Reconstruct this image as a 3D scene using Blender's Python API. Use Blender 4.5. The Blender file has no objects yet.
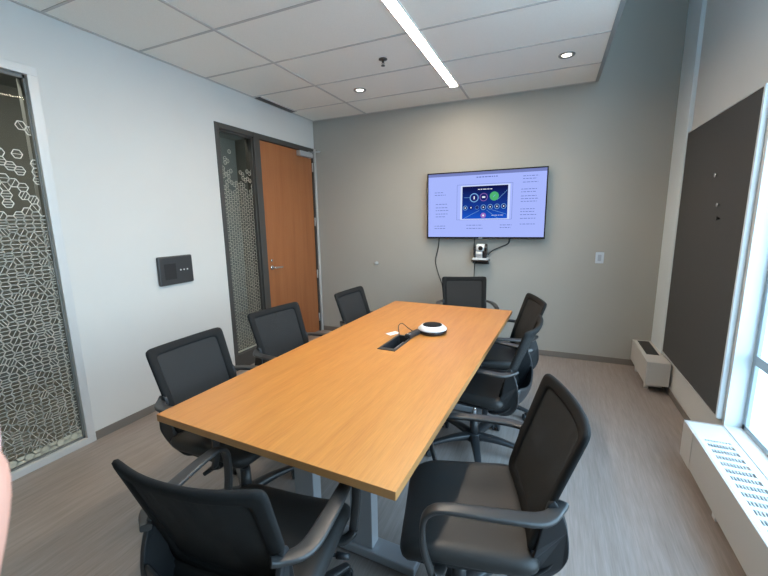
import bpy, bmesh, math, random
from mathutils import Vector, Matrix
random.seed(7)
C = bpy.context.scene.collection
PI = math.pi
R = math.radians

# ------------------------------------------------------------------ materials
def mat(name, col, rough=.6, metal=0., noise=0., nscale=30., bump=0., bscale=200., spec=None, coat=0.):
    m = bpy.data.materials.new(name); m.use_nodes = True
    nt = m.node_tree; b = nt.nodes['Principled BSDF']
    b.inputs['Base Color'].default_value = (*col, 1)
    b.inputs['Roughness'].default_value = rough
    b.inputs['Metallic'].default_value = metal
    if spec is not None: b.inputs['Specular IOR Level'].default_value = spec
    if coat: b.inputs['Coat Weight'].default_value = coat; b.inputs['Coat Roughness'].default_value = .25
    tc = nt.nodes.new('ShaderNodeTexCoord')
    if noise:
        n = nt.nodes.new('ShaderNodeTexNoise'); n.inputs['Scale'].default_value = nscale; n.inputs['Detail'].default_value = 4
        nt.links.new(tc.outputs['Object'], n.inputs['Vector'])
        r = nt.nodes.new('ShaderNodeValToRGB')
        r.color_ramp.elements[0].position = .3; r.color_ramp.elements[1].position = .7
        r.color_ramp.elements[0].color = (*[c*(1-noise) for c in col], 1)
        r.color_ramp.elements[1].color = (*[min(1, c*(1+noise)) for c in col], 1)
        nt.links.new(n.outputs['Fac'], r.inputs['Fac']); nt.links.new(r.outputs['Color'], b.inputs['Base Color'])
    if bump:
        n = nt.nodes.new('ShaderNodeTexNoise'); n.inputs['Scale'].default_value = bscale; n.inputs['Detail'].default_value = 2
        nt.links.new(tc.outputs['Object'], n.inputs['Vector'])
        bp = nt.nodes.new('ShaderNodeBump'); bp.inputs['Strength'].default_value = bump; bp.inputs['Distance'].default_value = .002
        nt.links.new(n.outputs['Fac'], bp.inputs['Height']); nt.links.new(bp.outputs['Normal'], b.inputs['Normal'])
    return m

def streaks(name, stops, scale, rough, detail=6, fine=None, rot=0, coat=0., bump=0.):
    """stretched noise: wood grain / vinyl plank streaks"""
    m = bpy.data.materials.new(name); m.use_nodes = True
    nt = m.node_tree; b = nt.nodes['Principled BSDF']; L = nt.links
    tc = nt.nodes.new('ShaderNodeTexCoord'); mp = nt.nodes.new('ShaderNodeMapping')
    mp.inputs['Scale'].default_value = scale; mp.inputs['Rotation'].default_value = (0, 0, rot)
    L.new(tc.outputs['Object'], mp.inputs['Vector'])
    n = nt.nodes.new('ShaderNodeTexNoise'); n.inputs['Scale'].default_value = 1; n.inputs['Detail'].default_value = detail
    n.inputs['Roughness'].default_value = .65
    L.new(mp.outputs['Vector'], n.inputs['Vector'])
    r = nt.nodes.new('ShaderNodeValToRGB')
    e = r.color_ramp.elements
    while len(e) < len(stops): e.new(.5)
    for k, (p, c) in enumerate(stops): e[k].position = p; e[k].color = (*c, 1)
    L.new(n.outputs['Fac'], r.inputs['Fac'])
    out = r.outputs['Color']
    if fine:
        mp2 = nt.nodes.new('ShaderNodeMapping'); mp2.inputs['Scale'].default_value = fine[0]; mp2.inputs['Rotation'].default_value = (0, 0, rot)
        L.new(tc.outputs['Object'], mp2.inputs['Vector'])
        n2 = nt.nodes.new('ShaderNodeTexNoise'); n2.inputs['Scale'].default_value = 1; n2.inputs['Detail'].default_value = 3
        L.new(mp2.outputs['Vector'], n2.inputs['Vector'])
        r2 = nt.nodes.new('ShaderNodeValToRGB')
        r2.color_ramp.elements[0].position = .35; r2.color_ramp.elements[1].position = .65
        v = fine[1]; r2.color_ramp.elements[0].color = (v, v, v, 1); r2.color_ramp.elements[1].color = (1, 1, 1, 1)
        L.new(n2.outputs['Fac'], r2.inputs['Fac'])
        mx = nt.nodes.new('ShaderNodeMix'); mx.data_type = 'RGBA'; mx.blend_type = 'MULTIPLY'; mx.inputs['Factor'].default_value = 1
        L.new(out, mx.inputs['A']); L.new(r2.outputs['Color'], mx.inputs['B']); out = mx.outputs['Result']
    L.new(out, b.inputs['Base Color']); b.inputs['Roughness'].default_value = rough
    if coat: b.inputs['Coat Weight'].default_value = coat; b.inputs['Coat Roughness'].default_value = .2
    if bump:
        bp = nt.nodes.new('ShaderNodeBump'); bp.inputs['Strength'].default_value = bump; bp.inputs['Distance'].default_value = .001
        L.new(n.outputs['Fac'], bp.inputs['Height']); L.new(bp.outputs['Normal'], b.inputs['Normal'])
    return m

def emis(name, col, s):
    m = bpy.data.materials.new(name); m.use_nodes = True; nt = m.node_tree
    nt.nodes.remove(nt.nodes['Principled BSDF'])
    e = nt.nodes.new('ShaderNodeEmission'); e.inputs['Color'].default_value = (*col, 1); e.inputs['Strength'].default_value = s
    nt.links.new(e.outputs['Emission'], nt.nodes['Material Output'].inputs['Surface'])
    return m

def glass(name, tint=(1, 1, 1), gloss=.08, rough=.02):
    m = bpy.data.materials.new(name); m.use_nodes = True; nt = m.node_tree
    nt.nodes.remove(nt.nodes['Principled BSDF'])
    t = nt.nodes.new('ShaderNodeBsdfTransparent'); t.inputs['Color'].default_value = (*tint, 1)
    g = nt.nodes.new('ShaderNodeBsdfGlossy'); g.inputs['Roughness'].default_value = rough
    f = nt.nodes.new('ShaderNodeLayerWeight'); f.inputs['Blend'].default_value = .5
    pw = nt.nodes.new('ShaderNodeMath'); pw.operation = 'POWER'; pw.inputs[1].default_value = 5; nt.links.new(f.outputs['Facing'], pw.inputs[0])
    ma = nt.nodes.new('ShaderNodeMath'); ma.operation = 'MULTIPLY_ADD'; ma.inputs[1].default_value = gloss*12; ma.inputs[2].default_value = gloss
    nt.links.new(pw.outputs[0], ma.inputs[0])
    mx = nt.nodes.new('ShaderNodeMixShader')
    nt.links.new(ma.outputs[0], mx.inputs['Fac']); nt.links.new(t.outputs[0], mx.inputs[1]); nt.links.new(g.outputs[0], mx.inputs[2])
    nt.links.new(mx.outputs[0], nt.nodes['Material Output'].inputs['Surface'])
    return m

def meshfabric(name, col, open_=.25):
    m = bpy.data.materials.new(name); m.use_nodes = True; nt = m.node_tree; b = nt.nodes['Principled BSDF']; L = nt.links
    b.inputs['Base Color'].default_value = (*col, 1); b.inputs['Roughness'].default_value = .85; b.inputs['Specular IOR Level'].default_value = .25
    tc = nt.nodes.new('ShaderNodeTexCoord')
    w = nt.nodes.new('ShaderNodeTexWave'); w.wave_type = 'BANDS'; w.bands_direction = 'Z'; w.inputs['Scale'].default_value = 90
    w2 = nt.nodes.new('ShaderNodeTexWave'); w2.wave_type = 'BANDS'; w2.bands_direction = 'X'; w2.inputs['Scale'].default_value = 90
    L.new(tc.outputs['Object'], w.inputs['Vector']); L.new(tc.outputs['Object'], w2.inputs['Vector'])
    mu = nt.nodes.new('ShaderNodeMath'); mu.operation = 'MULTIPLY'
    L.new(w.outputs['Fac'], mu.inputs[0]); L.new(w2.outputs['Fac'], mu.inputs[1])
    s = nt.nodes.new('ShaderNodeMath'); s.operation = 'MULTIPLY'; s.inputs[1].default_value = open_*4
    L.new(mu.outputs[0], s.inputs[0]); s.use_clamp = True
    t = nt.nodes.new('ShaderNodeBsdfTransparent'); mx = nt.nodes.new('ShaderNodeMixShader')
    L.new(s.outputs[0], mx.inputs['Fac']); L.new(b.outputs[0], mx.inputs[1]); L.new(t.outputs[0], mx.inputs[2])
    L.new(mx.outputs[0], nt.nodes['Material Output'].inputs['Surface'])
    return m

M = {}
M['wall_white'] = mat('white wall paint', (.62, .61, .585), .7, noise=.012, nscale=3, bump=.08, bscale=300)
M['wall_taupe'] = mat('taupe wall paint', (.350, .338, .305), .7, noise=.012, nscale=3, bump=.08, bscale=300)
M['wall_cream'] = mat('light wall paint', (.60, .60, .58), .7, noise=.012, nscale=3)
M['ceil_tile'] = mat('ceiling tile', (.90, .87, .80), .9, noise=.04, nscale=260, bump=.25, bscale=500)
M['ceil_grid'] = mat('ceiling grid', (.54, .515, .49), .6)
M['fascia'] = mat('ceiling edge trim', (.30, .32, .32), .6)
M['base'] = mat('baseboard rubber', (.17, .15, .13), .55)
M['floor'] = streaks('vinyl plank floor', [(.25, (.245, .202, .176)), (.5, (.295, .247, .220)), (.78, (.35, .298, .272))], (38, 2.4, 1), .32,
                     fine=((150, 7, 1), .84), bump=.12)
M['maple'] = streaks('maple laminate', [(.3, (.50, .190, .040)), (.5, (.555, .225, .050)), (.75, (.60, .260, .062))], (26, 1.6, 3), .38,
                     fine=((260, 9, 30), .86), coat=.15)
M['maple_edge'] = streaks('maple edge band', [(.3, (.40, .18, .06)), (.7, (.50, .24, .085))], (3, 3, 60), .45)
M['doorwood'] = streaks('door veneer', [(.25, (.26, .090, .030)), (.5, (.315, .115, .040)), (.8, (.36, .14, .052))], (20, 20, 1.1), .42, coat=.1)
M['darkframe'] = mat('dark bronze frame', (.075, .072, .068), .45, metal=.3)
M['bead'] = mat('grey glazing bead', (.17, .17, .16), .5)
M['alu'] = mat('painted aluminium', (.60, .605, .60), .4, metal=.2)
M['alu_white'] = mat('white painted aluminium', (.68, .74, .77), .4)
M['winframe'] = mat('window frame grey', (.36, .43, .47), .35, metal=.3)
M['black_fabric'] = mat('black fabric', (.012, .012, .012), .9, spec=.25, noise=.25, nscale=500, bump=.3, bscale=900)
M['black_vinyl'] = mat('black seat upholstery', (.022, .021, .020), .50, bump=.12, bscale=700)
M['mesh'] = meshfabric('black mesh', (.026, .026, .026), .13)
M['black_plastic'] = mat('black plastic', (.022, .023, .025), .42, bump=.08, bscale=800)
M['grey_plastic'] = mat('satin black arm plastic', (.034, .032, .031), .38)
M['chrome'] = mat('chrome', (.75, .76, .78), .15, metal=1)
M['silver'] = mat('silver paint', (.52, .54, .56), .35, metal=.55)
M['tableleg'] = mat('silver grey leg enamel', (.36, .37, .39), .4, metal=.35)
M['black_gloss'] = mat('black gloss', (.010, .010, .012), .2)
M['black_matte'] = mat('black matte', (.015, .015, .016), .6)
M['dark_panel'] = mat('dark grey panel', (.040, .041, .043), .4)
M['board'] = mat('charcoal tack fabric', (.062, .061, .060), .9, noise=.06, nscale=300, bump=.2, bscale=800)
M['heater'] = mat('cream heater enamel', (.52, .50, .47), .45)
M['heater_top'] = mat('white heater grille', (.66, .68, .68), .4)
M['heater_dark'] = mat('heater inside', (.13, .13, .13), .7)
M['white_plastic'] = mat('white plastic', (.66, .68, .69), .35)
M['paper'] = mat('white card', (.85, .84, .82), .6)
M['film'] = mat('frosted film lines', (.74, .73, .66), .8)
M['film_tan'] = mat('tan frosted film lines', (.50, .46, .38), .8)
M['film_beige'] = mat('frosted film band', (.62, .60, .48), .8)
M['glass_int'] = glass('interior glass', (.80, .82, .80), .004)
M['glass_ext'] = glass('window glass', (.96, .99, 1.0), .04)
M['corr'] = mat('corridor wall paint', (.20, .20, .185), .7, noise=.02, nscale=3)
M['corrfloor'] = mat('corridor carpet', (.16, .15, .13), .9, noise=.15, nscale=60)
M['lamp'] = emis('linear lamp lens', (1, .84, .66), 90)
M['dl'] = emis('downlight lens', (1, .93, .82), 5)
M['ring'] = mat('downlight ring', (.35, .34, .32), .35, metal=.6)
M['skin'] = mat('skin', (.62, .30, .22), .5, noise=.06, nscale=60)
M['nail'] = mat('nail', (.75, .45, .38), .3)
M['ground'] = mat('pale paving', (.55, .56, .56), .8, noise=.05, nscale=2)
M['outwall'] = mat('outer wall', (.4, .4, .4), .8)
M['screw'] = mat('pin metal', (.8, .8, .78), .25, metal=.9)

# ------------------------------------------------------------------ mesh helpers
def box(bm, x0, x1, y0, y1, z0, z1, mi=0):
    vs = [bm.verts.new(p) for p in ((x0,y0,z0),(x1,y0,z0),(x1,y1,z0),(x0,y1,z0),(x0,y0,z1),(x1,y0,z1),(x1,y1,z1),(x0,y1,z1))]
    for f in ((0,3,2,1),(4,5,6,7),(0,1,5,4),(1,2,6,5),(2,3,7,6),(3,0,4,7)):
        fc = bm.faces.new([vs[i] for i in f]); fc.material_index = mi
    return vs
def cyl(bm, p0, p1, r0, r1=None, n=20, mi=0, caps=True):
    r1 = r0 if r1 is None else r1
    p0, p1 = Vector(p0), Vector(p1); d = (p1-p0).normalized()
    a = d.orthogonal().normalized(); b = d.cross(a)
    A = [bm.verts.new(p0 + (a*math.cos(t)+b*math.sin(t))*r0) for t in [2*PI*k/n for k in range(n)]]
    B = [bm.verts.new(p1 + (a*math.cos(t)+b*math.sin(t))*r1) for t in [2*PI*k/n for k in range(n)]]
    for k in range(n):
        f = bm.faces.new([A[k], A[(k+1)%n], B[(k+1)%n], B[k]]); f.material_index = mi; f.smooth = True
    if caps:
        f = bm.faces.new(A[::-1]); f.material_index = mi
        f = bm.faces.new(B); f.material_index = mi
def lathe(bm, prof, c=(0,0,0), n=32, mi=0, axis='z'):
    rows = []
    for r, h in prof:
        row = []
        for k in range(n):
            t = 2*PI*k/n
            if axis == 'z': p = (c[0]+r*math.cos(t), c[1]+r*math.sin(t), c[2]+h)
            elif axis == 'y': p = (c[0]+r*math.cos(t), c[1]-h, c[2]+r*math.sin(t))
            else: p = (c[0]+h, c[1]+r*math.cos(t), c[2]+r*math.sin(t))
            row.append(bm.verts.new(p))
        rows.append(row)
    for a, b in zip(rows, rows[1:]):
        for k in range(n):
            f = bm.faces.new([a[k], a[(k+1)%n], b[(k+1)%n], b[k]]); f.material_index = mi; f.smooth = True
    for row, rev in ((rows[0], True), (rows[-1], False)):
        if prof[0 if rev else -1][0] > 1e-4:
            f = bm.faces.new(row[::-1] if rev else row); f.material_index = mi
def spline(pts, sub=6):
    """Catmull-Rom over tuples of equal length"""
    out = []
    n = len(pts)
    for i in range(n-1):
        p0 = pts[max(i-1, 0)]; p1 = pts[i]; p2 = pts[i+1]; p3 = pts[min(i+2, n-1)]
        for s in range(sub):
            t = s/sub
            out.append(tuple(.5*((2*b)+(-a+c)*t+(2*a-5*b+4*c-d)*t*t+(-a+3*b-3*c+d)*t**3) for a, b, c, d in zip(p0, p1, p2, p3)))
    out.append(tuple(pts[-1]))
    return out
def sweep(bm, pts, mi=0, sub=6, k=12, power=.5):
    """pts: (x,y,z, w,t, nx,ny,nz): rounded-rect section w wide, t thick, normal hint"""
    S = spline(pts, sub); rows = []
    for i, s in enumerate(S):
        p = Vector(s[:3]); a = Vector(S[max(i-1, 0)][:3]); b = Vector(S[min(i+1, len(S)-1)][:3])
        T = (b-a).normalized(); N = Vector(s[5:8]); N = (N - T*N.dot(T)).normalized(); W = T.cross(N)
        row = []
        for j in range(k):
            th = 2*PI*j/k; c, sn = math.cos(th), math.sin(th)
            row.append(bm.verts.new(p + W*(s[3]/2*math.copysign(abs(c)**power, c)) + N*(s[4]/2*math.copysign(abs(sn)**power, sn))))
        rows.append(row)
    for a, b in zip(rows, rows[1:]):
        for j in range(k):
            f = bm.faces.new([a[j], a[(j+1)%k], b[(j+1)%k], b[j]]); f.material_index = mi; f.smooth = True
    bm.faces.new(rows[0][::-1]).material_index = mi; bm.faces.new(rows[-1]).material_index = mi
def tube(bm, pts, r, mi=0, sub=6, k=8):
    S = spline(pts, sub); rows = []
    prev = None
    for i, s in enumerate(S):
        p = Vector(s); a = Vector(S[max(i-1, 0)]); b = Vector(S[min(i+1, len(S)-1)]); T = (b-a).normalized()
        N = T.orthogonal().normalized() if prev is None else (prev - T*prev.dot(T)).normalized()
        prev = N; W = T.cross(N)
        rows.append([bm.verts.new(p + (N*math.cos(2*PI*j/k)+W*math.sin(2*PI*j/k))*r) for j in range(k)])
    for a, b in zip(rows, rows[1:]):
        for j in range(k):
            f = bm.faces.new([a[j], a[(j+1)%k], b[(j+1)%k], b[j]]); f.smooth = True; f.material_index = mi
    bm.faces.new(rows[0][::-1]); bm.faces.new(rows[-1])
def sq(u, v, n=7):
    m = max(abs(u), abs(v))
    if m < 1e-6: return 0., 0.
    s = m/((abs(u)**n+abs(v)**n)**(1/n)); return u*s, v*s
def nrm(fn, u, v, e=.01):
    a = Vector(fn(u+e, v))-Vector(fn(u-e, v)); b = Vector(fn(u, v+e))-Vector(fn(u, v-e))
    return a.cross(b).normalized()
def slab(bm, fn, T, nu=14, nv=14, scale=1., mi=0, round_=.12, n=7):
    """closed cushion following fn(u,v); T thickness; rounded rim"""
    def grid(k): return [math.sin(PI/2*(-1+2*i/k)) for i in range(k+1)]
    U, V = grid(nu), grid(nv); top, bot = {}, {}
    for i, u in enumerate(U):
        for j, v in enumerate(V):
            m = max(abs(u), abs(v)); a, b = sq(u*scale, v*scale, n)
            p = Vector(fn(a, b)); N = nrm(fn, a, b)
            d = max(0, (m-(1-round_))/round_); h = T/2*math.sqrt(max(0, 1-d*d))
            if m > .9999:
                top[i, j] = bot[i, j] = bm.verts.new(p)
            else:
                top[i, j] = bm.verts.new(p+N*h); bot[i, j] = bm.verts.new(p-N*h)
    for i in range(nu):
        for j in range(nv):
            for g, rev in ((top, False), (bot, True)):
                vs = [g[i, j], g[i+1, j], g[i+1, j+1], g[i, j+1]]
                if rev: vs = vs[::-1]
                f = bm.faces.new(vs); f.smooth = True; f.material_index = mi
def ring(bm, fn, T, mc=.9, mw=.1, na=72, k=10, mi=0, n=7):
    rows = []
    for a in range(na):
        th = 2*PI*a/na; u, v = math.cos(th), math.sin(th); m = max(abs(u), abs(v)); u, v = u/m, v/m
        row = []
        for j in range(k):
            ph = 2*PI*j/k; c, s = math.cos(ph), math.sin(ph)
            mm = mc+mw*math.copysign(abs(c)**.6, c); x, y = sq(u*mm, v*mm, n)
            row.append(bm.verts.new(Vector(fn(x, y))+nrm(fn, x, y)*(T/2*math.copysign(abs(s)**.6, s))))
        rows.append(row)
    for a in range(na):
        A, B = rows[a], rows[(a+1)%na]
        for j in range(k):
            f = bm.faces.new([A[j], A[(j+1)%k], B[(j+1)%k], B[j]]); f.smooth = True; f.material_index = mi

def obj(name, bm, mats, parent=None, bevel=0., seg=2, loc=None):
    me = bpy.data.meshes.new(name)
    bmesh.ops.recalc_face_normals(bm, faces=bm.faces[:])
    bm.to_mesh(me); bm.free()
    for m in (mats if isinstance(mats, (list, tuple)) else [mats]): me.materials.append(M[m] if isinstance(m, str) else m)
    o = bpy.data.objects.new(name, me); C.objects.link(o)
    if parent: o.parent = parent
    if loc: o.location = loc
    if bevel:
        md = o.modifiers.new('bevel', 'BEVEL'); md.width = bevel; md.segments = seg; md.limit_method = 'ANGLE'; md.angle_limit = R(40)
    return o
def boxes(name, lst, mats, parent=None, bevel=0.):
    bm = bmesh.new()
    for b in lst: box(bm, *b)
    return obj(name, bm, mats, parent, bevel)
def struct(o): o['kind'] = 'structure'; return o
def empty(name, loc=(0,0,0), rz=0):
    o = bpy.data.objects.new(name, None); o.empty_display_size = .1; C.objects.link(o)
    o.location = loc; o.rotation_euler = (0, 0, rz); return o
def tag(o, label, cat, group=None):
    o['label'] = label; o['category'] = cat
    if group: o['group'] = group
    return o
def copy_tree(o, parent=None):
    c = o.copy(); C.objects.link(c)
    if parent: c.parent = parent
    for ch in list(o.children): copy_tree(ch, c)
    return c

# ------------------------------------------------------------------ dimensions (metres, camera at the origin of x,y)
XL, YB, ZC, XS, XR = -2.878, 4.36, 2.756, .327, .991
YF, ZT = -1.7, 5.2
YW0, YW1, ZW0, ZW1 = .0, 2.68, .28, 4.95      # outside window opening
# ------------------------------------------------------------------ shell
struct(boxes('floor', [(XL-.12, XR+.106, YF-.1, YB+.1, -.1, 0)], 'floor'))
GX0, GX1, GZ1 = -.9, 1.425, 2.425                # glazed panel in the left wall
DY0, DY1, DZ1 = 2.747, 4.352, 2.412              # door and sidelight opening
struct(boxes('wall_left', [(XL-.12, XL, YF, GX0, 0, ZC+.1), (XL-.12, XL, GX0, GX1, GZ1, ZC+.1), (XL-.12, XL, GX1, DY0, 0, ZC+.1),
      (XL-.12, XL, DY0, DY1, DZ1, ZC+.1), (XL-.12, XL, DY1, YB, 0, ZC+.1)], 'wall_white'))
struct(boxes('wall_back', [(XL-.12, XR+.106, YB, YB+.12, 0, ZT)], 'wall_taupe'))
struct(boxes('wall_front', [(XL-.12, XR+.106, YF-.12, YF, 0, ZT)], 'wall_taupe'))
struct(boxes('wall_right', [(XR, XR+.106, YW1, YB, 0, ZT), (XR, XR+.106, YF, YW0, 0, ZT), (XR, XR+.106, YW0, YW1, 0, ZW0-.02),
      (XR, XR+.106, YW0, YW1, ZW1, ZT)], 'wall_cream'))
# ceiling: dropped tiles left of the soffit edge, high ceiling above the window strip
bm = bmesh.new()
box(bm, XL-.12, XS-.03, YF, YB, ZC, ZC+.08, 0)
box(bm, XS-.03, XS, YF, YB, ZC-.004, ZT, 1)
box(bm, XS, XR+.106, YF, YB, ZT, ZT+.1, 2)
ceil = struct(obj('ceiling', bm, ['ceil_tile', 'fascia', 'wall_white']))
bm = bmesh.new()
for x in (XL+.010, -2.117): box(bm, x-.010, x+.010, YF, YB, ZC-.005, ZC+.001)
box(bm, -.895, -.875, 3.876, YB, ZC-.005, ZC+.001)
for y in [YB-.012, 3.86, 3.275, 2.69, 2.095, 1.5, .905, .31, -.285, -.88, -1.475]: box(bm, XL, XS-.03, y-.008, y+.008, ZC-.0045, ZC+.001)
g = obj('ceiling_grid', bm, 'ceil_grid', ceil)
# baseboards
struct(boxes('baseboard_left', [(XL, XL+.009, GX1, DY0, 0, .062)], 'base', bevel=.002))
struct(boxes('baseboard_back', [(XL, XR, YB-.009, YB, 0, .062)], 'base', bevel=.002))
struct(boxes('baseboard_right', [(XR-.008, XR, 2.7, YB, 0, .05)], 'base', bevel=.002))
# pale column cover in the back right corner
struct(boxes('trim_1', [(.960, XR+.001, 3.975, YB, 0, ZT)], 'alu_white', bevel=.004))

# ------------------------------------------------------------------ corridor beyond the left wall
struct(boxes('floor_corridor', [(XL-1.9, XL-.12, YF, YB+.6, -.1, 0)], 'corrfloor'))
struct(boxes('wall_corridor', [(XL-2.0, XL-1.9, YF, YB+.6, 0, 2.8), (XL-1.9, XL-.12, YB+.6, YB+.7, 0, 2.8), (XL-1.9, XL-.12, YF-.12, YF, 0, 2.8)], 'corr'))
struct(boxes('ceiling_corridor', [(XL-2.0, XL-.12, YF-.12, YB+.7, 2.8, 2.9)], 'corr'))

# ------------------------------------------------------------------ hexagon film
def hexfilm(name, y0, y1, z0, z1, x, parent, r=.0275, lw=.0046, zfull=1.62, ztop=2.2, band=.05, fm='film'):
    bm = bmesh.new(); rnd = random.Random(11)
    def seg(a, b, w):
        a = Vector(a); b = Vector(b); d = b-a
        if d.length < 1e-5: return
        d.normalize(); n = Vector((-d.y, d.x))*w/2
        q = [(a-n), (b-n), (b+n), (a+n)]
        for p in q:
            p.x = min(max(p.x, y0), y1); p.y = min(max(p.y, z0), z1)
        if abs((q[2]-q[0]).cross(q[3]-q[1])) < 1e-6: return
        bm.faces.new([bm.verts.new((x, p.x, p.y)) for p in q])
    s3 = math.sqrt(3); ci = 0; yy = y0-.02
    while yy < y1+.02:
        k = 0
        while True:
            zz = z0+k*s3*r+(s3*r/2 if ci % 2 else 0); k += 1
            if zz > z1: break
            t = (ztop-zz)/(ztop-zfull); prob = 0 if t < 0 else min(1, .05+.95*t**2.2)
            jy = jz = 0
            if rnd.random() > prob: continue
            V = [(yy+jy+r*.97*math.cos(PI/3*i), zz+jz+r*.97*math.sin(PI/3*i)) for i in range(6)]
            for i in range(6): seg(V[i], V[(i+1)%6], lw)
            o = rnd.choice((0, 0, 0, 0, 1, 2)); nb = rnd.choice((1, 1, 2)) if zz > 1.8 else rnd.choice((1, 1, 2, 1))
            a = PI/3*o; c_, s_ = math.cos(a), math.sin(a)       # bars parallel to an edge pair
            for q in range(nb):
                off = (q-(nb-1)/2)*r*.55
                L = (r-abs(off)/1.732)*.95
                m = Vector((yy-s_*off, zz+c_*off)); d = Vector((c_, s_))*L
                seg(m-d, m+d, lw*.62)
        yy += 1.5*r; ci += 1
    f = bm.faces.new([bm.verts.new(p) for p in ((x, y0, z0), (x, y1, z0), (x, y1, z0+band), (x, y0, z0+band))]); f.material_index = 1
    return obj(name, bm, [fm, 'film_beige'], parent)

# window_1: glazed panel of the left wall
w1 = struct(empty('window_1', (XL, GX1, 0)))
def rel(o, w): o.matrix_parent_inverse = Matrix.Translation(-Vector(w.location)); return o
t_ = .052
rel(boxes('window_frame', [(XL-.11, XL+.012, GX0, GX1, GZ1-t_, GZ1), (XL-.11, XL+.012, GX0, GX1, 0, .045), (XL-.11, XL+.012, GX1-t_, GX1, .045, GZ1-t_),
      (XL-.11, XL+.012, GX0, GX0+t_, .045, GZ1-t_)], 'alu', w1, .002), w1)
a0, a1, b0, b1 = GX0+t_, GX1-t_, .045, GZ1-t_
rel(boxes('glazing_bead', [(XL-.05, XL-.016, a0, a1, b1-.020, b1), (XL-.05, XL-.016, a0, a1, b0, b0+.012), (XL-.05, XL-.016, a1-.010, a1, b0, b1)], 'bead', w1), w1)
rel(boxes('window_pane', [(XL-.034, XL-.026, a0, a1-.008, b0+.018, b1-.02)], 'glass_int', w1), w1)
rel(hexfilm('patterned_film', a0, a1-.012, b0+.014, b1-.02, XL-.0245, w1, zfull=1.50, ztop=2.22), w1)

# door_1 (with its frame) and window_2 (sidelight)
w2 = struct(empty('window_2', (XL, DY0, 0)))
rel(boxes('window_frame', [(XL-.11, XL+.01, DY0, DY0+.045, 0, DZ1), (XL-.11, XL+.01, DY0+.045, 3.24, DZ1-.05, DZ1), (XL-.11, XL+.01, DY0+.045, 3.24, 0, .16)], 'darkframe', w2, .002), w2)
rel(boxes('glazing_bead', [(XL-.06, XL-.012, DY0+.045, DY0+.06, .16, DZ1-.05), (XL-.06, XL-.012, 3.222, 3.24, .16, DZ1-.05), (XL-.06, XL-.012, DY0+.045, 3.24, DZ1-.068, DZ1-.05)], 'darkframe', w2), w2)
rel(boxes('window_pane', [(XL-.05, XL-.042, DY0+.045, 3.24, .155, DZ1-.05)], 'glass_int', w2), w2)
rel(hexfilm('patterned_film', DY0+.06, 3.222, .16, DZ1-.07, XL-.04, w2, zfull=1.75, ztop=2.2, band=.02, r=.021, lw=.0040, fm='film_tan'), w2)
d1 = struct(empty('door_1', (XL, 3.34, 0)))
rel(boxes('door_frame', [(XL-.11, XL+.012, 3.24, 3.33, 0, DZ1), (XL-.11, XL+.012, 4.298, DY1, 0, DZ1), (XL-.11, XL+.012, 3.33, 4.298, DZ1-.055, DZ1)], 'darkframe', d1, .002), d1)
rel(boxes('door_leaf', [(XL-.05, XL-.004, 3.336, 4.292, .008, DZ1-.06)], 'doorwood', d1, .002), d1)
rel(boxes('edge_highlight', [(XL+.012, XL+.030, DY1-.03, DY1, 0, DZ1)], 'alu', d1, .002), d1)  # pale strip standing in for the highlight along the door frame edge
for z in (2.18, 1.49, .8, .2):
    bm = bmesh.new(); cyl(bm, (XL+.006, 4.297, z-.055), (XL+.006, 4.297, z+.055), .009); rel(obj('hinge', bm, 'silver', d1), d1)
bm = bmesh.new()
lathe(bm, [(.026, 0), (.026, .01), (.018, .014)], (XL-.004, 3.405, .99), axis='x', n=20)
cyl(bm, (XL+.008, 3.405, .99), (XL+.05, 3.405, .99), .010)
sweep(bm, [(XL+.05, 3.395, .99, .022, .014, 1, 0, 0), (XL+.052, 3.45, .99, .02, .012, 1, 0, 0), (XL+.05, 3.53, .985, .018, .010, 1, 0, 0)])
lathe(bm, [(.017, 0), (.017, .009), (.012, .012)], (XL-.004, 3.405, 1.07), axis='x', n=20)
rel(obj('door_handle', bm, 'chrome', d1), d1)
bm = bmesh.new()
box(bm, XL-.004, XL+.055, 3.98, 4.25, 2.285, 2.345)
dc = rel(obj('door_closer', bm, 'silver', d1, .006), d1)
bm = bmesh.new()
sweep(bm, [(XL+.03, 4.20, 2.352, .022, .008, 0, 0, 1), (XL+.14, 4.28, 2.356, .022, .008, 0, 0, 1)], sub=2)
sweep(bm, [(XL+.14, 4.28, 2.364, .022, .008, 0, 0, 1), (XL+.02, 4.30, 2.37, .022, .008, 0, 0, 1)], sub=2)
cyl(bm, (XL+.03, 4.20, 2.34), (XL+.03, 4.20, 2.36), .014)
rel(obj('closer_arm', bm, 'silver', d1), d1)

# window_3: outside window
w3 = struct(empty('window_3', (XR+.1, YW1, ZW0)))
fx0, fx1 = XR+.082, XR+.104
lst = [(fx0, fx1, YW1-.034, YW1, ZW0-.02, ZW1), (fx0, fx1, YW0, YW0+.045, ZW0-.02, ZW1), (fx0, fx1, YW0, YW1, ZW1-.05, ZW1), (fx0, fx1, YW0, YW1, ZW0-.02, ZW0+.03)]
for y in (1.34,): lst.append((fx0, fx1, y-.03, y+.03, ZW0, ZW1))
for z in (.70, 2.35, 3.6): lst.append((fx0+.001, fx1-.001, YW0, YW1, z-.028, z+.028))
rel(boxes('window_frame', lst, 'winframe', w3, .003), w3)
rel(boxes('window_pane', [(XR+.089, XR+.094, YW0+.02, YW1-.02, ZW0+.02, ZW1-.02)], 'glass_ext', w3), w3)
rel(boxes('window_sill', [(XR-.001, XR+.106, YW0, YW1, ZW0-.022, ZW0)], 'heater_top', w3, .002), w3)
struct(boxes('trim_2', [(XR, XR+.082, YW1-.004, YW1+.001, ZW0, ZW1)], 'alu_white'))
gr = struct(boxes('ground', [(XR+.12, 40, -25, 30, -.4, -.3)], 'ground'))

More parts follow.
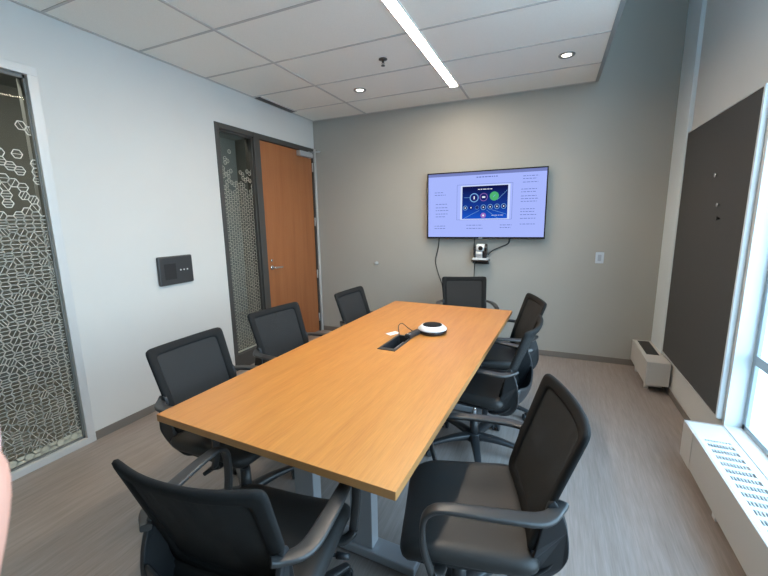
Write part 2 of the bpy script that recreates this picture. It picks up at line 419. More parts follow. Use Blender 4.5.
# ------------------------------------------------------------------ tack board + pins
tb = empty('tack_board', (XR, 3.43, .27)); tag(tb, 'tall charcoal fabric tack board on the right wall with a pale metal edge', 'notice board')
rel(boxes('board_panel', [(XR-.022, XR-.001, 2.732, 3.970, .306, 2.150)], 'board', tb), tb)
rel(boxes('board_edge', [(XR-.027, XR-.001, 2.710, 2.732, .300, 2.158)], 'alu_white', tb, .002), tb)
rel(boxes('board_rail', [(XR-.026, XR-.001, 2.732, 3.972, 2.150, 2.158)], 'alu', tb), tb)
rel(boxes('board_rail', [(XR-.026, XR-.001, 2.732, 3.972, .300, .306)], 'alu', tb), tb)
for (y, z, lab, m) in ((3.215, 1.752, 'topmost silver push pin stuck in the charcoal board', 'screw'), (3.115, 1.56, 'silver push pin in the middle of the charcoal board, below the topmost pin', 'screw'), (3.09, 1.475, 'small dark push pin, lowest on the charcoal board', 'black_matte')):
    bm = bmesh.new(); s = 1.
    lathe(bm, [(.002, 0), (.006*s, .003), (.006*s, .010), (.013*s, .013), (.013*s, .018), (.0, .019)], (0, 0, 0), axis='x', n=14)
    for v in bm.verts: v.co.x = -v.co.x
    o = obj('push_pin', bm, m, loc=(XR-.022, y, z)); tag(o, lab, 'push pin', 'pins on the tack board')

# ------------------------------------------------------------------ convector heaters
def heater(x0, x1, y0, y1, z0, z1, label, cap, slots):
    h = empty('convector_heater', (0, 0, 0)); h.location = ((x0+x1)/2, (y0+y1)/2, 0); tag(h, label, 'heater')
    P = lambda o: rel(o, h)
    t = .012; zt = z1
    gx0, gx1 = x0+.035, x1-.035
    gy0, gy1 = slots[0], slots[1]
    # casing: front, ends, back, top ring
    P(boxes('casing', [(x0, x0+t, y0, y1, z0, zt), (x1-t, x1, y0, y1, z0, zt), (x0+t, x1-t, y0, y0+t, z0, zt-.001), (x0+t, x1-t, y1-t, y1, z0, zt-.001)], 'heater', h, .003))
    P(boxes('top_plate', [(x0+t, gx0, y0+t, y1-t, zt-t, zt), (gx1, x1-t, y0+t, y1-t, zt-t, zt), (gx0, gx1, y0+t, gy0, zt-t, zt), (gx0, gx1, gy1, y1-t, zt-t, zt)], 'heater' if cap is None else 'heater_top', h))
    bm = bmesh.new(); pitch = slots[2]; y = gy0
    while y < gy1-.002:
        box(bm, gx0, gx1, y, min(gy1, y+pitch*slots[3]), zt-.010, zt-.001); y += pitch
    n = slots[4]
    for k in range(1, n):
        xx = gx0+(gx1-gx0)*k/n; box(bm, xx-.0014, xx+.0014, gy0, gy1, zt-.012, zt-.003)
    P(obj('grille', bm, 'heater_top' if cap else 'grey_plastic', h))
    P(boxes('heating_element', [(x0+.02, x1-.02, y0+.02, y1-.02, z0+.03, zt-.05)], 'heater_dark', h))
    if cap:
        P(boxes('end_cap', [(x0-.003, x0, cap, y1+.002, z0-.002, zt+.002), (x0-.003, x1, y1, y1+.003, z0-.002, zt+.002)], 'heater', h, .001))
    fy = [y0+.12, y1-.14] if y1-y0 < 1 else [y1-.48, y1-1.5, y1-2.4]
    for y in fy:
        P(boxes('foot', [(x0+.02, x0+.05, y-.02, y+.02, 0, z0+.002), (x0+.05, x1-.02, y-.015, y+.015, .02, z0+.002)], 'alu', h, .002))
    return h
heater(.803, .972, 3.69, 4.352, .075, .28, 'short cream wall heater with dark grille in the far right corner', None, (3.90, 4.325, .016, .55, 5))
heater(.800, .985, -1.2, 2.66, .058, .28, 'long white slotted convector heater below the outside window', 2.50, (-1.0, 2.46, .058, .36, 9))

# ------------------------------------------------------------------ television
def frect(bm, x0, x1, z0, z1, y, mi):
    f = bm.faces.new([bm.verts.new(p) for p in ((x0, y, z0), (x1, y, z0), (x1, y, z1), (x0, y, z1))]); f.material_index = mi
def fdisc(bm, x, z, r, y, mi, n=28, r0=0):
    if r0:
        A = [bm.verts.new((x+r*math.cos(2*PI*k/n), y, z+r*math.sin(2*PI*k/n))) for k in range(n)]
        B = [bm.verts.new((x+r0*math.cos(2*PI*k/n), y, z+r0*math.sin(2*PI*k/n))) for k in range(n)]
        for k in range(n): bm.faces.new([A[k], A[(k+1)%n], B[(k+1)%n], B[k]]).material_index = mi
    else:
        bm.faces.new([bm.verts.new((x+r*math.cos(2*PI*k/n), y, z+r*math.sin(2*PI*k/n))) for k in range(n)]).material_index = mi
def fline(bm, a, b, w, y, mi):
    a = Vector(a); b = Vector(b); d = (b-a).normalized(); n = Vector((-d.y, d.x))*w/2
    bm.faces.new([bm.verts.new((p.x, y, p.y)) for p in (a-n, b-n, b+n, a+n)]).material_index = mi
TX0, TX1, TZ0, TZ1, TY = -1.322, -.062, 1.280, 2.004, 4.272
tv = empty('television', ((TX0+TX1)/2, YB, TZ0)); tag(tv, 'large flat television on the back wall showing a lavender slide', 'television')
P = lambda o: rel(o, tv)
P(boxes('housing', [(TX0+.002, TX1-.002, TY+.004, TY+.045, TZ0+.002, TZ1-.002), (TX0+.12, TX1-.12, TY+.045, TY+.065, TZ0+.06, TZ1-.16)], 'black_matte', tv, .003))
P(boxes('bezel', [(TX0, TX1, TY-.006, TY+.006, TZ0, TZ0+.020), (TX0, TX1, TY-.006, TY+.006, TZ1-.013, TZ1), (TX0, TX0+.013, TY-.006, TY+.006, TZ0+.020, TZ1-.013), (TX1-.013, TX1, TY-.006, TY+.006, TZ0+.020, TZ1-.013)], 'black_gloss', tv, .001))
P(boxes('wall_bracket', [(-.85, -.53, TY+.065, YB-.0005, 1.45, 1.80)], 'black_matte', tv))
sx0, sx1, sz0, sz1 = TX0+.013, TX1-.013, TZ0+.020, TZ1-.013
W_, H_ = sx1-sx0, sz1-sz0
Sx = lambda u: sx0+W_*(u if u < .22 or u > .93 else u+.028+.05*(u-.285))
Sz = lambda v: sz1-H_*(v if v < .1 else v-.07 if v < .80 else v-.03)
gradm = bpy.data.materials.new('slide picture blue'); gradm.use_nodes = True; nt = gradm.node_tree; nt.nodes.remove(nt.nodes['Principled BSDF'])
tc = nt.nodes.new('ShaderNodeTexCoord'); sp = nt.nodes.new('ShaderNodeSeparateXYZ'); mr = nt.nodes.new('ShaderNodeMapRange')
mr.inputs['From Min'].default_value = Sz(.83); mr.inputs['From Max'].default_value = Sz(.30)
cr = nt.nodes.new('ShaderNodeValToRGB'); e = cr.color_ramp.elements; e[0].color = (.01, .13, .80, 1); e[1].color = (.006, .008, .07, 1); k_ = e.new(.45); k_.color = (.01, .05, .34, 1)
em = nt.nodes.new('ShaderNodeEmission'); em.inputs['Strength'].default_value = .9
nt.links.new(tc.outputs['Object'], sp.inputs[0]); nt.links.new(sp.outputs['Z'], mr.inputs['Value']); nt.links.new(mr.outputs[0], cr.inputs['Fac'])
nt.links.new(cr.outputs['Color'], em.inputs['Color']); nt.links.new(em.outputs[0], nt.nodes['Material Output'].inputs['Surface'])
SC = [emis('slide lavender', (.40, .49, 1.0), .98), emis('slide toolbar', (.22, .27, .62), .8), emis('slide text', (.15, .21, .60), .8), gradm,
      emis('slide pale', (.62, .72, 1.0), 1.0), emis('slide line', (.25, .55, 1), .8), emis('slide green', (.09, .52, .20), .85), emis('slide pink', (.40, .20, .66), .8),
      emis('slide navy', (.012, .02, .16), .9), emis('slide white', (.85, .9, 1), 1.)]
bm = bmesh.new(); y = TY
frect(bm, sx0, sx1, sz0, sz1, y, 0)
y1_, y2_, y3_, y4_, y5_ = [TY-.0006*k for k in range(1, 6)]
frect(bm, sx0, sx1, Sz(.045), sz1, y1_, 1)
px0, px1, pz0, pz1 = .24, .69, .255, .799
for (a, b) in (((px0, pz0), (px1, pz0)), ((px1, pz0), (px1, pz1)), ((px1, pz1), (px0, pz1)), ((px0, pz1), (px0, pz0))):
    fline(bm, (Sx(a[0]), Sz(a[1])), (Sx(b[0]), Sz(b[1])), .003, y1_, 2)
frect(bm, Sx(.270), Sx(.672), Sz(.799), Sz(.27), y1_, 4)
frect(bm, Sx(.285), Sx(.655), Sz(.785), Sz(.285), y2_, 3)
for (a, b) in (((.30, .455), (.35, .455)), ((.575, .50), (.65, .36)), ((.30, .78), (.43, .655)), ((.49, .655), (.58, .78)), ((.53, .65), (.645, .72))):
    fline(bm, (Sx(a[0]), Sz(a[1])), (Sx(b[0]), Sz(b[1])), .003, y3_, 5)
Rr = .040
for (u, v, r, c, ri, ic) in ((.385, .46, .048, 5, .039, 9), (.463, .455, .042, 7, .037, 9), (.548, .445, .047, 6, 0, 9),
      (.312, .615, .025, 5, .020, 9), (.360, .612, .020, 8, 0, 9), (.410, .612, .020, 5, .018, 8), (.463, .61, .028, 5, .023, 9), (.518, .605, .027, 5, .022, 9), (.572, .602, .027, 5, .022, 9), (.625, .60, .027, 5, .022, 9)):
    fdisc(bm, Sx(u), Sz(v), r, y4_, c, r0=ri)
    if ri: fdisc(bm, Sx(u), Sz(v), ri, y4_, 8)
    if c == 6:
        fline(bm, (Sx(u)-.012, Sz(v)-.010), (Sx(u)+.012, Sz(v)+.014), .005, y5_, 5)
    elif r > .034: frect(bm, Sx(u)-(.006 if u < .4 else .016), Sx(u)+(.006 if u < .4 else .016), Sz(v)-(.016 if u < .4 else .008), Sz(v)+(.016 if u < .4 else .008), y5_, ic)
    else: fdisc(bm, Sx(u), Sz(v), .007, y5_, ic, n=10)
fdisc(bm, Sx(.463), Sz(.735), .028, y4_, 7); fdisc(bm, Sx(.463), Sz(.735), .010, y5_, 9, n=12)
rt = random.Random(3)
def words(u0, u1, v, mi=2, h=.006, yy=None):
    u = u0
    while u < u1:
        w = rt.uniform(.010, .028); frect(bm, Sx(u), Sx(min(u+w, u1)), Sz(v)-h/2, Sz(v)+h/2, yy or y1_, mi); u += w+.006
words(.40, .57, .150, h=.010); words(.415, .53, .335, 9, .007, y3_); words(.53, .625, .735, 9, .004, y3_)
for (u0, u1, vs) in ((.06, .165, (.36, .40)), (.07, .19, (.545, .60, .645, .70, .745)), (.06, .18, (.855, .895)), (.325, .465, (.845, .895)), (.60, .715, (.845, .885)),
      (.765, .895, (.17, .21, .26)), (.755, .885, (.36, .40, .46, .50, .54)), (.755, .885, (.65, .69, .735, .79, .835))):
    for v in vs: words(u0, u1-rt.uniform(0, .03), v)
P(obj('screen', bm, SC, tv))
P(boxes('brand_plate', [(-.735, -.695, TY-.008, TY-.005, TZ0+.004, TZ0+.012)], 'silver', tv))

# camera shelf, camera and cables under the television
sh = empty('camera_shelf', (-.71, YB, 1.03)); tag(sh, 'small black bracket shelf on the back wall below the television', 'shelf')
rel(boxes('shelf_plate', [(-.800, -.615, 4.225, YB, 1.030, 1.048)], 'black_gloss', sh, .003), sh)
rel(boxes('shelf_bracket', [(-.79, -.625, 4.34, YB, .995, 1.030), (-.79, -.775, 4.245, 4.34, 1.010, 1.030), (-.64, -.625, 4.245, 4.34, 1.010, 1.030)], 'black_matte', sh, .002), sh)
cam_ = empty('conference_camera', (-.70, 4.285, 1.048)); tag(cam_, 'silver swivel video camera with a black side standing on the black shelf', 'camera')
cam_.scale = (1.22, 1.1, 1.22); P = lambda o: rel(o, cam_)
P(boxes('camera_base', [(-.775, -.640, 4.235, 4.335, 1.048, 1.066)], 'white_plastic', cam_, .006))
bm = bmesh.new(); box(bm, -.765, -.750, 4.26, 4.32, 1.066, 1.165); box(bm, -.751, -.66, 4.325, 4.333, 1.066, 1.12); box(bm, -.765, -.750, 4.31, 4.333, 1.066, 1.12)
P(obj('camera_yoke', bm, 'black_gloss', cam_, .006))
bm = bmesh.new(); cyl(bm, (-.748, 4.285, 1.10), (-.690, 4.285, 1.10), .034, n=24); box(bm, -.742, -.690, 4.255, 4.315, 1.066, 1.12); 
P(obj('camera_head', bm, 'silver', cam_, .005))
bm = bmesh.new(); cyl(bm, (-.745, 4.285, 1.155), (-.672, 4.285, 1.155), .036, n=24); P(obj('camera_visor', bm, 'white_plastic', cam_, .006))
bm = bmesh.new(); cyl(bm, (-.672, 4.285, 1.150), (-.650, 4.285, 1.150), .042, n=24); box(bm, -.688, -.652, 4.25, 4.325, 1.066, 1.13); P(obj('camera_side', bm, 'black_gloss', cam_, .004))
bm = bmesh.new(); lathe(bm, [(.020, 0), (.020, .012), (.014, .014), (.0, .014)], (-.705, 4.251, 1.155), axis='y', n=20); P(obj('lens', bm, 'black_gloss', cam_))
def cable(name, pts, r, m, label, cat='cable', group=None):
    bm = bmesh.new(); tube(bm, pts, r); o = obj(name, bm, m); tag(o, label, cat, group); return o
yw = YB-.006
cable('power_cable', [(-1.20, yw, 1.30), (-1.215, yw, 1.16), (-1.245, yw, 1.02), (-1.215, yw, .88), (-1.165, yw, .74), (-1.14, yw, .60), (-1.13, yw, .45)], .0055, 'black_plastic', 'long black cable hanging down the wall from the left end of the television', group='cables under the television')
cable('camera_cable', [(-.79, yw, 1.29), (-.795, yw, 1.20), (-.79, 4.343, 1.10), (-.775, 4.341, 1.072)], .0055, 'black_plastic', 'short black cable dropping from the television to the left side of the camera', group='cables under the television')
cable('signal_cable', [(-.41, yw, 1.29), (-.43, yw, 1.225), (-.50, yw-.002, 1.19), (-.585, 4.33, 1.15), (-.635, 4.322, 1.10)], .0075, 'black_plastic', 'thick black cable running diagonally from the television to the right side of the camera', group='cables under the television')
cable('shelf_cable', [(-.785, yw, .998), (-.788, yw, .85), (-.785, yw, .70), (-.785, yw, .50)], .0045, 'black_plastic', 'thin dark cable going straight down the wall from the camera shelf', group='cables under the television')

# wall plates
o = empty('wall_plate', (.455, YB, 1.09)); tag(o, 'small silver switch plate on the back wall right of the television', 'switch')
rel(boxes('plate', [(.418, .492, YB-.006, YB, 1.035, 1.145)], 'silver', o, .003), o)
rel(boxes('switch_rocker', [(.438, .470, YB-.011, YB-.006, 1.058, 1.122)], 'tableleg', o, .002), o)
bm = bmesh.new(); lathe(bm, [(.022, 0), (.022, .006), (.010, .010), (.010, .030), (.020, .036), (.020, .048), (.0, .050)], (0, 0, 0), axis='y', n=20)
o = obj('door_stop', bm, 'silver', loc=(-2.012, YB, .964)); tag(o, 'small round silver door bumper sticking out of the back wall beside the door', 'door stop')
# control panel on the left wall
cp = empty('control_panel', (XL, 2.19, 1.0)); tag(cp, 'black rectangular control panel with three small white keys on the white wall', 'control panel')
rel(boxes('panel_body', [(XL+.0005, XL+.030, 2.030, 2.345, 1.000, 1.235)], 'dark_panel', cp, .010), cp)
rel(boxes('reader_face', [(XL+.030, XL+.0315, 2.075, 2.18, 1.045, 1.175)], 'black_matte', cp, .0005), cp)
for k in range(3):
    bm = bmesh.new(); lathe(bm, [(.0065, 0), (.0065, .003), (0, .0035)], (XL+.030, 2.222+k*.032, 1.115), axis='x', n=14)
    rel(obj('button', bm, 'white_plastic', cp), cp)

# ------------------------------------------------------------------ ceiling fittings
lf = empty('linear_light', (-.935, 2.0, ZC)); tag(lf, 'long slim glowing linear light recessed in the tiled ceiling', 'ceiling light')
LY0, LY1 = .9, 3.868
rel(boxes('lens', [(-.970, -.899, LY0, LY1, ZC-.0095, ZC-.0055)], 'lamp', lf), lf)
rel(boxes('trim_frame', [(-.977, -.970, LY0-.007, LY1+.007, ZC-.011, ZC-.001), (-.899, -.892, LY0-.007, LY1+.007, ZC-.011, ZC-.001), (-.970, -.899, LY1, LY1+.007, ZC-.011, ZC-.001), (-.970, -.899, LY0-.007, LY0, ZC-.011, ZC-.001)], 'white_plastic', lf), lf)
for (x, y, lab) in ((-1.798, 3.575, 'small round recessed downlight between the sprinkler and the door'), (.030, 3.575, 'small round recessed downlight near the raised ceiling edge at right')):
    d = empty('downlight', (x, y, ZC)); tag(d, lab, 'ceiling light', 'recessed downlights')
    bm = bmesh.new(); lathe(bm, [(.036, -.001), (.050, -.0085), (.058, -.0085), (.062, -.004), (.062, 0), (.036, 0)], (0, 0, 0)); obj('ring', bm, 'ring', d)
    bm = bmesh.new(); lathe(bm, [(.036, -.0035), (.036, -.002)], (0, 0, 0)); obj('lens', bm, 'dl', d)
    L = bpy.data.lights.new('downlight_beam', 'SPOT'); L.energy = 18; L.color = (1, .86, .68); L.spot_size = R(115); L.spot_blend = .8; L.shadow_soft_size = .035
    lo = bpy.data.objects.new('downlight_beam', L); C.objects.link(lo); lo.parent = d; lo.location = (0, 0, -.02)
sk = empty('sprinkler', (-1.303, 3.012, ZC)); tag(sk, 'small dark fire sprinkler hanging from the ceiling left of the linear light', 'sprinkler')
bm = bmesh.new(); lathe(bm, [(.034, 0), (.034, -.006), (.012, -.010)], (0, 0, 0), n=20); obj('escutcheon', bm, 'darkframe', sk)
bm = bmesh.new(); cyl(bm, (0, 0, -.008), (0, 0, -.028), .009); cyl(bm, (-.010, 0, -.028), (-.004, 0, -.048), .003, n=8); cyl(bm, (.010, 0, -.028), (.004, 0, -.048), .003, n=8); lathe(bm, [(.016, -.048), (.016, -.051)], n=16)
obj('sprinkler_head', bm, 'darkframe', sk)
vt = empty('slot_diffuser', (-2.85, 3.6, ZC)); tag(vt, 'dark narrow air slot in the ceiling along the left wall above the door', 'air vent')
rel(boxes('vent_frame', [(XL+.002, XL+.012, 3.30, 3.90, ZC-.010, ZC-.001), (XL+.088, XL+.098, 3.30, 3.90, ZC-.010, ZC-.001)], 'ceil_grid', vt), vt)
rel(boxes('vent_slots', [(XL+.012, XL+.045, 3.30, 3.90, ZC-.0075, ZC-.001), (XL+.052, XL+.088, 3.30, 3.90, ZC-.0075, ZC-.001)], mat('vent dark', (.09, .09, .09), .7), vt), vt)

# ------------------------------------------------------------------ conference table
TC = Vector((-.846, 2.0857)); TR = -.042; TW, TL = 1.0633/2, 2.3586/2
tbl = empty('conference_table', (TC.x, TC.y, 0), TR); tag(tbl, 'long rectangular maple conference table on silver legs in the middle of the room', 'table')
def w2t(x, y):
    d = Vector((x, y))-TC; c, s = math.cos(-TR), math.sin(-TR); return (d.x*c-d.y*s, d.x*s+d.y*c)
ox, oy = w2t(-.8555, 2.125); OX, OY = .050, .148
bm = bmesh.new()
def rect(x0, x1, y0, y1, z): return [bm.verts.new(p) for p in ((x0, y0, z), (x1, y0, z), (x1, y1, z), (x0, y1, z))]
ot, it = rect(-TW, TW, -TL, TL, .74), rect(ox-OX, ox+OX, oy-OY, oy+OY, .74)
ob, ib = rect(-TW, TW, -TL, TL, .710), rect(ox-OX, ox+OX, oy-OY, oy+OY, .710)
for k in range(4):
    j = (k+1) % 4
    bm.faces.new([ot[k], ot[j], it[j], it[k]]); bm.faces.new([ob[k], ib[k], ib[j], ob[j]])
    bm.faces.new([ot[k], ob[k], ob[j], ot[j]]).material_index = 1; bm.faces.new([it[k], it[j], ib[j], ib[k]])
obj('tabletop', bm, ['maple', 'maple_edge'], tbl, .0015)
# cable well
cw = boxes('cable_well', [(ox-OX+.002, ox+OX-.002, oy-OY+.002, oy+OY-.002, .655, .660), (ox-OX, ox-OX+.006, oy-OY, oy+OY, .655, .741), (ox+OX-.006, ox+OX, oy-OY, oy+OY, .655, .741),
      (ox-OX, ox+OX, oy-OY, oy-OY+.006, .655, .741), (ox-OX, ox+OX, oy+OY-.006, oy+OY, .655, .741)], 'black_matte', tbl)
boxes('bezel', [(ox-OX-.008, ox-OX+.008, oy-OY-.008, oy+OY+.008, .7395, .7435), (ox+OX-.008, ox+OX+.008, oy-OY-.008, oy+OY+.008, .7395, .7435),
      (ox-OX+.008, ox+OX-.008, oy-OY-.008, oy-OY+.03, .7395, .7435), (ox-OX+.008, ox+OX-.008, oy+OY-.008, oy+OY+.008, .7395, .7435)], 'grey_plastic', cw, .001)
for k in range(3):
    boxes('socket', [(ox-.03, ox+.03, oy-.10+k*.07, oy-.055+k*.07, .66, .672)], 'grey_plastic', cw, .002)
lx = lambda x: x - (-.877)                      # legs measured in the room
for sy in (-1, 1):
    y0 = sy*(TL-.44)
    for (xa, xb) in ((-.195, -.085), (.115, .225)):
        boxes('leg', [(xa, xb, y0-.03, y0+.03, .055, .692)], 'tableleg', tbl, .003)
    bm = bmesh.new(); box(bm, -.43, .43, y0-.045, y0+.045, .012, .055); obj('foot', bm, 'tableleg', tbl, .006)
    for sx in (-1, 1):
        bm = bmesh.new(); cyl(bm, (sx*.38, y0, 0), (sx*.38, y0, .014), .022); obj('glide', bm, 'black_plastic', tbl)
    boxes('top_bracket', [(-.40, .40, y0-.04, y0+.04, .692, .710)], 'tableleg', tbl)
boxes('stretcher', [(-.03, .03, -(TL-.44), TL-.44, .64, .70)], 'tableleg', tbl, .003)

# things on the table
sp_ = empty('speakerphone', (-.707, 2.410, .7402)); tag(sp_, 'round white and black conference speakerphone standing on the table', 'speakerphone')
bm = bmesh.new(); lathe(bm, [(.085, 0), (.096, .005), (.099, .020), (.094, .026)]); obj('base_ring', bm, 'black_gloss', sp_)
bm = bmesh.new(); lathe(bm, [(.093, .025), (.097, .028), (.096, .034), (.082, .047), (.072, .055), (.067, .056), (.060, .054)]); obj('white_ring', bm, 'white_plastic', sp_)
bm = bmesh.new(); lathe(bm, [(.066, .0545), (.064, .058), (.050, .061), (.0, .062)]); obj('speaker_mesh', bm, 'black_fabric', sp_)
hb = empty('cable_hub', (-.805, 2.268, .74), R(-12)); tag(hb, 'small black adapter block lying between cable well and speakerphone', 'adapter')
bm = bmesh.new(); box(bm, -.022, .022, -.055, .095, .0035, .030); obj('adapter_body', bm, 'black_plastic', hb, .006)
for dx in (-.010, .006): boxes('marking', [(dx-.004, dx+.004, -.040, -.026, .030, .0306)], 'silver', hb)
cable('table_cable', [(-.865, 2.19, .68), (-.868, 2.20, .77), (-.885, 2.235, .815), (-.872, 2.27, .825), (-.845, 2.30, .79), (-.818, 2.335, .758), (-.80, 2.352, .752)], .0028, 'black_plastic', 'thin grey-black cable looping up out of the table cable well')
cd = boxes('paper_card', [(-.026, .026, -.042, .042, 0, .0012)], 'paper'); cd.location = (-.952, 2.297, .7401); cd.rotation_euler.z = R(-28); tag(cd, 'small white card lying on the table beside the cable well', 'card')

# ------------------------------------------------------------------ chairs
def back_fn(u, v):
    t = max(0., (v+1)/2)
    x = u*(.210+.020*t)
    z = .695+.203*v + .010*u*u*t*t
    y = -.215-.155*t**1.3 + (.012+.028*t)*abs(u)**2.2 - .008*math.sin(PI*t)
    return (x, y, z)
def seat_fn(u, v):
    y = -.018+.218*v; x = .243*u*(1-.05*v)
    z = .452+.014*u*u - .004 + (-.045*max(0, (v-.45)/.55)**2) + .010*max(0, (-v-.5)/.5)**2
    return (x, y, z)
def make_chair():
    ch = empty('office_chair', (0, 0, 0))
    bm = bmesh.new(); slab(bm, seat_fn, .062, 20, 20, round_=.13, n=9); obj('seat', bm, 'black_vinyl', ch)
    bm = bmesh.new(); slab(bm, lambda u, v: (u*.215, .0+v*.20, .413-.004*u*u), .018, 10, 10, n=6); obj('seat_pan', bm, 'black_plastic', ch)
    bm = bmesh.new(); slab(bm, back_fn, .006, 16, 16, scale=.86, round_=.02, n=12); br = obj('backrest', bm, 'mesh', ch)
    bm = bmesh.new(); ring(bm, back_fn, .022, mc=.90, mw=.10, na=160, n=20); obj('back_frame', bm, 'black_fabric', ch)
    # plastic rear shell wrapping the lower back
    bm = bmesh.new()
    for s in (-1, 1):
        out = [(-.258, .690), (-.280, .650), (-.300, .590), (-.308, .520), (-.298, .455), (-.265, .405), (-.215, .385), (-.165, .395), (-.190, .440), (-.215, .520), (-.228, .600), (-.240, .670)]
        out = spline(out+[out[0]], 4)[:-1]; A = [bm.verts.new((s*(.222 - .03*max(0, (.50-z)/.12)), y, z)) for y, z in out]
        B = [bm.verts.new((s*(.206 - .03*max(0, (.50-z)/.12)), y, z)) for y, z in out]
        n = len(out)
        bm.faces.new(A if s > 0 else A[::-1]); bm.faces.new(B[::-1] if s > 0 else B)
        for k in range(n): bm.faces.new([A[k], A[(k+1)%n], B[(k+1)%n], B[k]])
    def shell(u, v):
        t = max(0., (v+1)/2); a = PI*.5*t
        return (.210*u, -.12-.18*max(0., math.sin(a))**.8 - .03*(1-u*u)*math.sin(a), .388+.20*(1-math.cos(a))-.055*(1-u*u)*t)
    slab(bm, shell, .014, 12, 12, n=9, round_=.05)
    obj('back_support', bm, 'black_plastic', ch, .004)
    for s in (-1, 1):
        bm = bmesh.new()
        sweep(bm, [(s*.198, -.290, .668, .030, .018, 0, .2, 1), (s*.218, -.272, .662, .036, .016, 0, .1, 1), (s*.262, -.215, .658, .052, .016, 0, 0, 1), (s*.272, -.10, .664, .050, .015, 0, 0, 1),
                   (s*.270, .045, .667, .042, .015, 0, 0, 1), (s*.269, .098, .652, .038, .017, 0, .7, .7), (s*.268, .120, .61, .034, .018, 0, 1, .1), (s*.266, .118, .52, .032, .018, 0, 1, 0), (s*.262, .095, .435, .032, .018, 0, 1, 0)], sub=6)
        sweep(bm, [(s*.266, .095, .432, .034, .016, 0, 0, 1), (s*.235, .072, .408, .040, .016, 0, 0, 1), (s*.16, .06, .402, .044, .014, 0, 0, 1)], sub=4)
        obj('armrest', bm, 'grey_plastic', ch)
    bm = bmesh.new(); box(bm, -.075, .075, -.13, .10, .345, .404); obj('tilt_mechanism', bm, 'black_plastic', ch, .012)
    bm = bmesh.new(); cyl(bm, (.06, .02, .375), (.235, .03, .385), .006, n=10); cyl(bm, (.225, .03, .385), (.27, .033, .387), .012, .009, n=12); obj('lever', bm, 'black_plastic', ch)
    bm = bmesh.new(); cyl(bm, (0, 0, .20), (0, 0, .35), .0135, n=20); obj('gas_lift', bm, 'chrome', ch)
    bm = bmesh.new(); cyl(bm, (0, 0, .085), (0, 0, .235), .030, .025, n=24); cyl(bm, (0, 0, .075), (0, 0, .125), .050, .044, n=24)
    for k in range(5):
        a = 2*PI*k/5+R(18); c, s = math.cos(a), math.sin(a)
        sweep(bm, [(c*.03, s*.03, .100, .060, .045, 0, 0, 1), (c*.15, s*.15, .100, .050, .034, 0, 0, 1), (c*.30, s*.30, .078, .034, .020, 0, 0, 1), (c*.318, s*.318, .074, .026, .014, 0, 0, 1)], sub=5)
    b = obj('star_base', bm, 'black_plastic', ch)
    bmc = bmesh.new()
    for s in (-1, 1): cyl(bmc, (s*.008, 0, .026), (s*.026, 0, .026), .026, n=24)
    box(bmc, -.010, .010, -.018, .020, .030, .056); cyl(bmc, (0, .012, .04), (0, .012, .078), .006, n=10)
    first = obj('caster', bmc, 'black_plastic', b, .003)
    for k in range(5):
        a = 2*PI*k/5+R(18); cc = first if k == 0 else first.copy()
        if k: C.objects.link(cc)
        cc.location = (math.cos(a)*.308, math.sin(a)*.308, 0); cc.rotation_euler.z = a+R(40+k*61)
    return ch
CH = [(-1.405, 1.345, -90, 'black mesh office chair nearest the control panel, at the near left table corner'),
      (-1.440, 2.030, -99, 'black mesh office chair in front of the sidelight, middle one of the left row'),
      (-1.265, 2.845, -93, 'black mesh office chair in front of the wooden door, far end of the left row'),
      (-.713, 3.605, 197.4, 'black mesh office chair at the table end below the television'),
      (-.395, 2.905, 108, 'black mesh office chair farthest along the right side of the table'),
      (-.395, 2.320, 83, 'black mesh office chair in the middle of the right side row'),
      (-.252, 1.238, 104, 'large black office chair in the near right foreground, padded seat fully visible'),
      (-.826, .885, 7, 'black office chair in the foreground with its back to the viewer')]
proto = make_chair()
for k, (x, y, rz, lab) in enumerate(CH):
    c = proto if k == 0 else copy_tree(proto)
    c.location = (x, y, 0); c.rotation_euler = (0, 0, R(rz)); tag(c, lab, 'chair', 'office chairs around the conference table')
    base = [o for o in c.children if o.name.startswith('star_base')][0]
    base.rotation_euler.z = R((k*37) % 72)

# ------------------------------------------------------------------ camera
f, yaw, pitch, roll, h = 379.56, .4149, -.1773, -.0165, 1.5
cy, sy, cp_, sp2 = math.cos(yaw), math.sin(yaw), math.cos(pitch), math.sin(pitch)
F = Vector((-sy*cp_, cy*cp_, sp2)); Rt = Vector((cy, sy, 0)); U = Rt.cross(F)
r_ = Rt*math.cos(roll)+U*math.sin(roll); u_ = -Rt*math.sin(roll)+U*math.cos(roll)
cd_ = bpy.data.cameras.new('camera'); cam = bpy.data.objects.new('camera', cd_); C.objects.link(cam)
cam.matrix_world = Matrix(((r_.x, u_.x, -F.x, 0), (r_.y, u_.y, -F.y, 0), (r_.z, u_.z, -F.z, h), (0, 0, 0, 1)))
cd_.sensor_width = 36; cd_.lens = f/768*36; cd_.clip_start = .005; cd_.clip_end = 200
cd_.dof.use_dof = True; cd_.dof.focus_distance = 2.6; cd_.dof.aperture_fstop = 45
bpy.context.scene.camera = cam

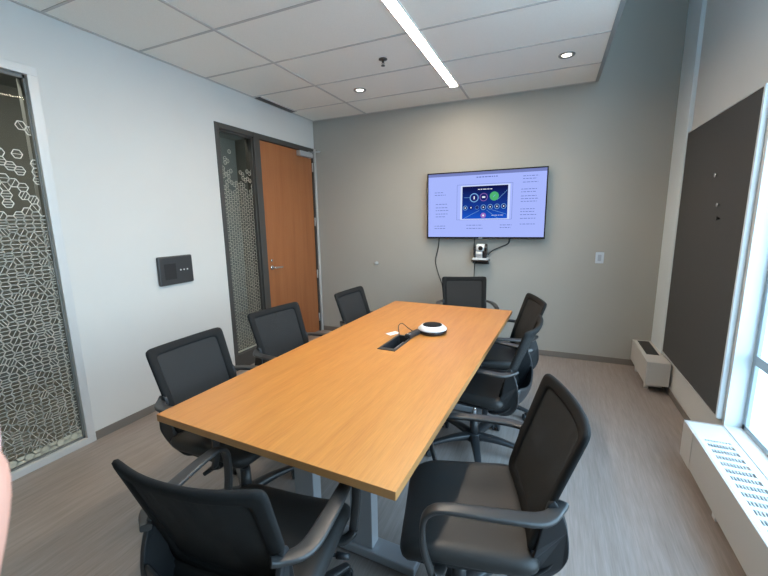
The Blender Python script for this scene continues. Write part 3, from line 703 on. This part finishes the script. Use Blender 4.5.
# ------------------------------------------------------------------ the photographer's hand beside the lens
def skin_mesh(name, chains, m, parent=None):
    """chains: list of [(x,y,z,r)...]; first vertex of later chains attaches to an index of the first"""
    me = bpy.data.meshes.new(name); vs, es, rs = [], [], []
    for attach, ch in chains:
        prev = attach
        for p in ch:
            vs.append(p[:3]); rs.append(p[3])
            if prev is not None: es.append((prev, len(vs)-1))
            prev = len(vs)-1
    me.from_pydata(vs, es, []); me.materials.append(M[m])
    o = bpy.data.objects.new(name, me); C.objects.link(o)
    if parent: o.parent = parent
    md = o.modifiers.new('skin', 'SKIN'); md.use_smooth_shade = True
    sk = me.skin_vertices[0] if me.skin_vertices else None
    if sk is None:
        me.attributes  # skin layer is created below through bmesh
        b = bmesh.new(); b.from_mesh(me); b.verts.layers.skin.verify(); b.to_mesh(me); b.free(); sk = me.skin_vertices[0]
    for k, r in enumerate(rs): sk.data[k].radius = (r, r); sk.data[k].use_root = (k == 0)
    o.modifiers.new('subd', 'SUBSURF').render_levels = 2
    return o
mm = .001
def P3(l): return [tuple(c*mm for c in p) for p in l]
hand_at = cam.matrix_world.copy()
hd = skin_mesh('hand', [
    (None, P3([(-86, -150, 34, 25), (-90, -195, 48, 24), (-95, -250, 66, 27)])),                       # wrist and forearm
    (0, P3([(-82, -122, 22, 22), (-74, -98, 6, 11), (-60, -72, -12, 9.4), (-47.5, -42, -33, 8.6), (-45.9, -28, -34.5, 8.6), (-44.9, -19.5, -34.5, 8.9), (-45.0, -14.5, -34, 7.2)])),   # index finger
    (3, P3([(-92, -96, 10, 11), (-88, -66, -16, 9.2), (-84, -58, -44, 8.4), (-82, -70, -62, 7.2)])),   # middle
    (3, P3([(-106, -102, 18, 10.5), (-108, -72, -4, 8.8), (-106, -64, -30, 8.0), (-104, -74, -46, 7.0)])),  # ring
    (3, P3([(-118, -112, 28, 9.5), (-124, -88, 12, 7.8), (-124, -80, -8, 7.0), (-121, -86, -22, 6.2)])),    # little
    (3, P3([(-62, -118, 36, 12), (-50, -92, 44, 10), (-47, -68, 42, 8.8), (-46, -54, 38, 7.4)])),      # thumb
], 'skin')
hd.matrix_world = hand_at
tag(hd, 'bare hand held beside the camera, a blurred fingertip showing at the left picture edge', 'hand')
bm = bmesh.new(); slab(bm, lambda u, v: (-.0462+.0042*u, -.0190+.0060*v, -.0425+.0012*u*u), .0008, 8, 8, n=3)
nl = obj('fingernail', bm, 'nail', hd)

# ------------------------------------------------------------------ light
W = bpy.data.worlds.new('sky'); bpy.context.scene.world = W; W.use_nodes = True
nt = W.node_tree; bg = nt.nodes['Background']
tc = nt.nodes.new('ShaderNodeTexCoord'); sp = nt.nodes.new('ShaderNodeSeparateXYZ'); cr = nt.nodes.new('ShaderNodeValToRGB')
e = cr.color_ramp.elements; e[0].position = 0; e[0].color = (.72, .88, .97, 1); e[1].position = .6; e[1].color = (.42, .68, .95, 1)
nt.links.new(tc.outputs['Generated'], sp.inputs[0]); nt.links.new(sp.outputs['Z'], cr.inputs['Fac']); nt.links.new(cr.outputs['Color'], bg.inputs['Color'])
bg.inputs['Strength'].default_value = 9.5
def area(name, loc, size, rot, energy, col, portal=False):
    L = bpy.data.lights.new(name, 'AREA'); L.shape = 'RECTANGLE'; L.size, L.size_y = size; L.energy = energy; L.color = col
    if portal: L.cycles.is_portal = True
    o = bpy.data.objects.new(name, L); C.objects.link(o); o.location = loc; o.rotation_euler = rot; return o
area('window_portal', (XR+.112, (YW0+YW1)/2, (ZW0+ZW1)/2), (ZW1-ZW0, YW1-YW0), (0, R(90), 0), 1, (1, 1, 1), True)
area('corridor_fill', (XL-.32, 1.6, 2.79), (.2, 4.5), (0, 0, 0), 50, (1, .93, .80))  # added fill without a fixture, out of view, brightens the corridor

sc = bpy.context.scene
sc.view_settings.view_transform = 'Standard'; sc.view_settings.look = 'None'; sc.view_settings.gamma = 1; sc.view_settings.exposure = 0
sc.cycles.use_denoising = True
sc.cycles.max_bounces = 10; sc.cycles.diffuse_bounces = 6; sc.cycles.transparent_max_bounces = 16
sc.cycles.sample_clamp_indirect = 6
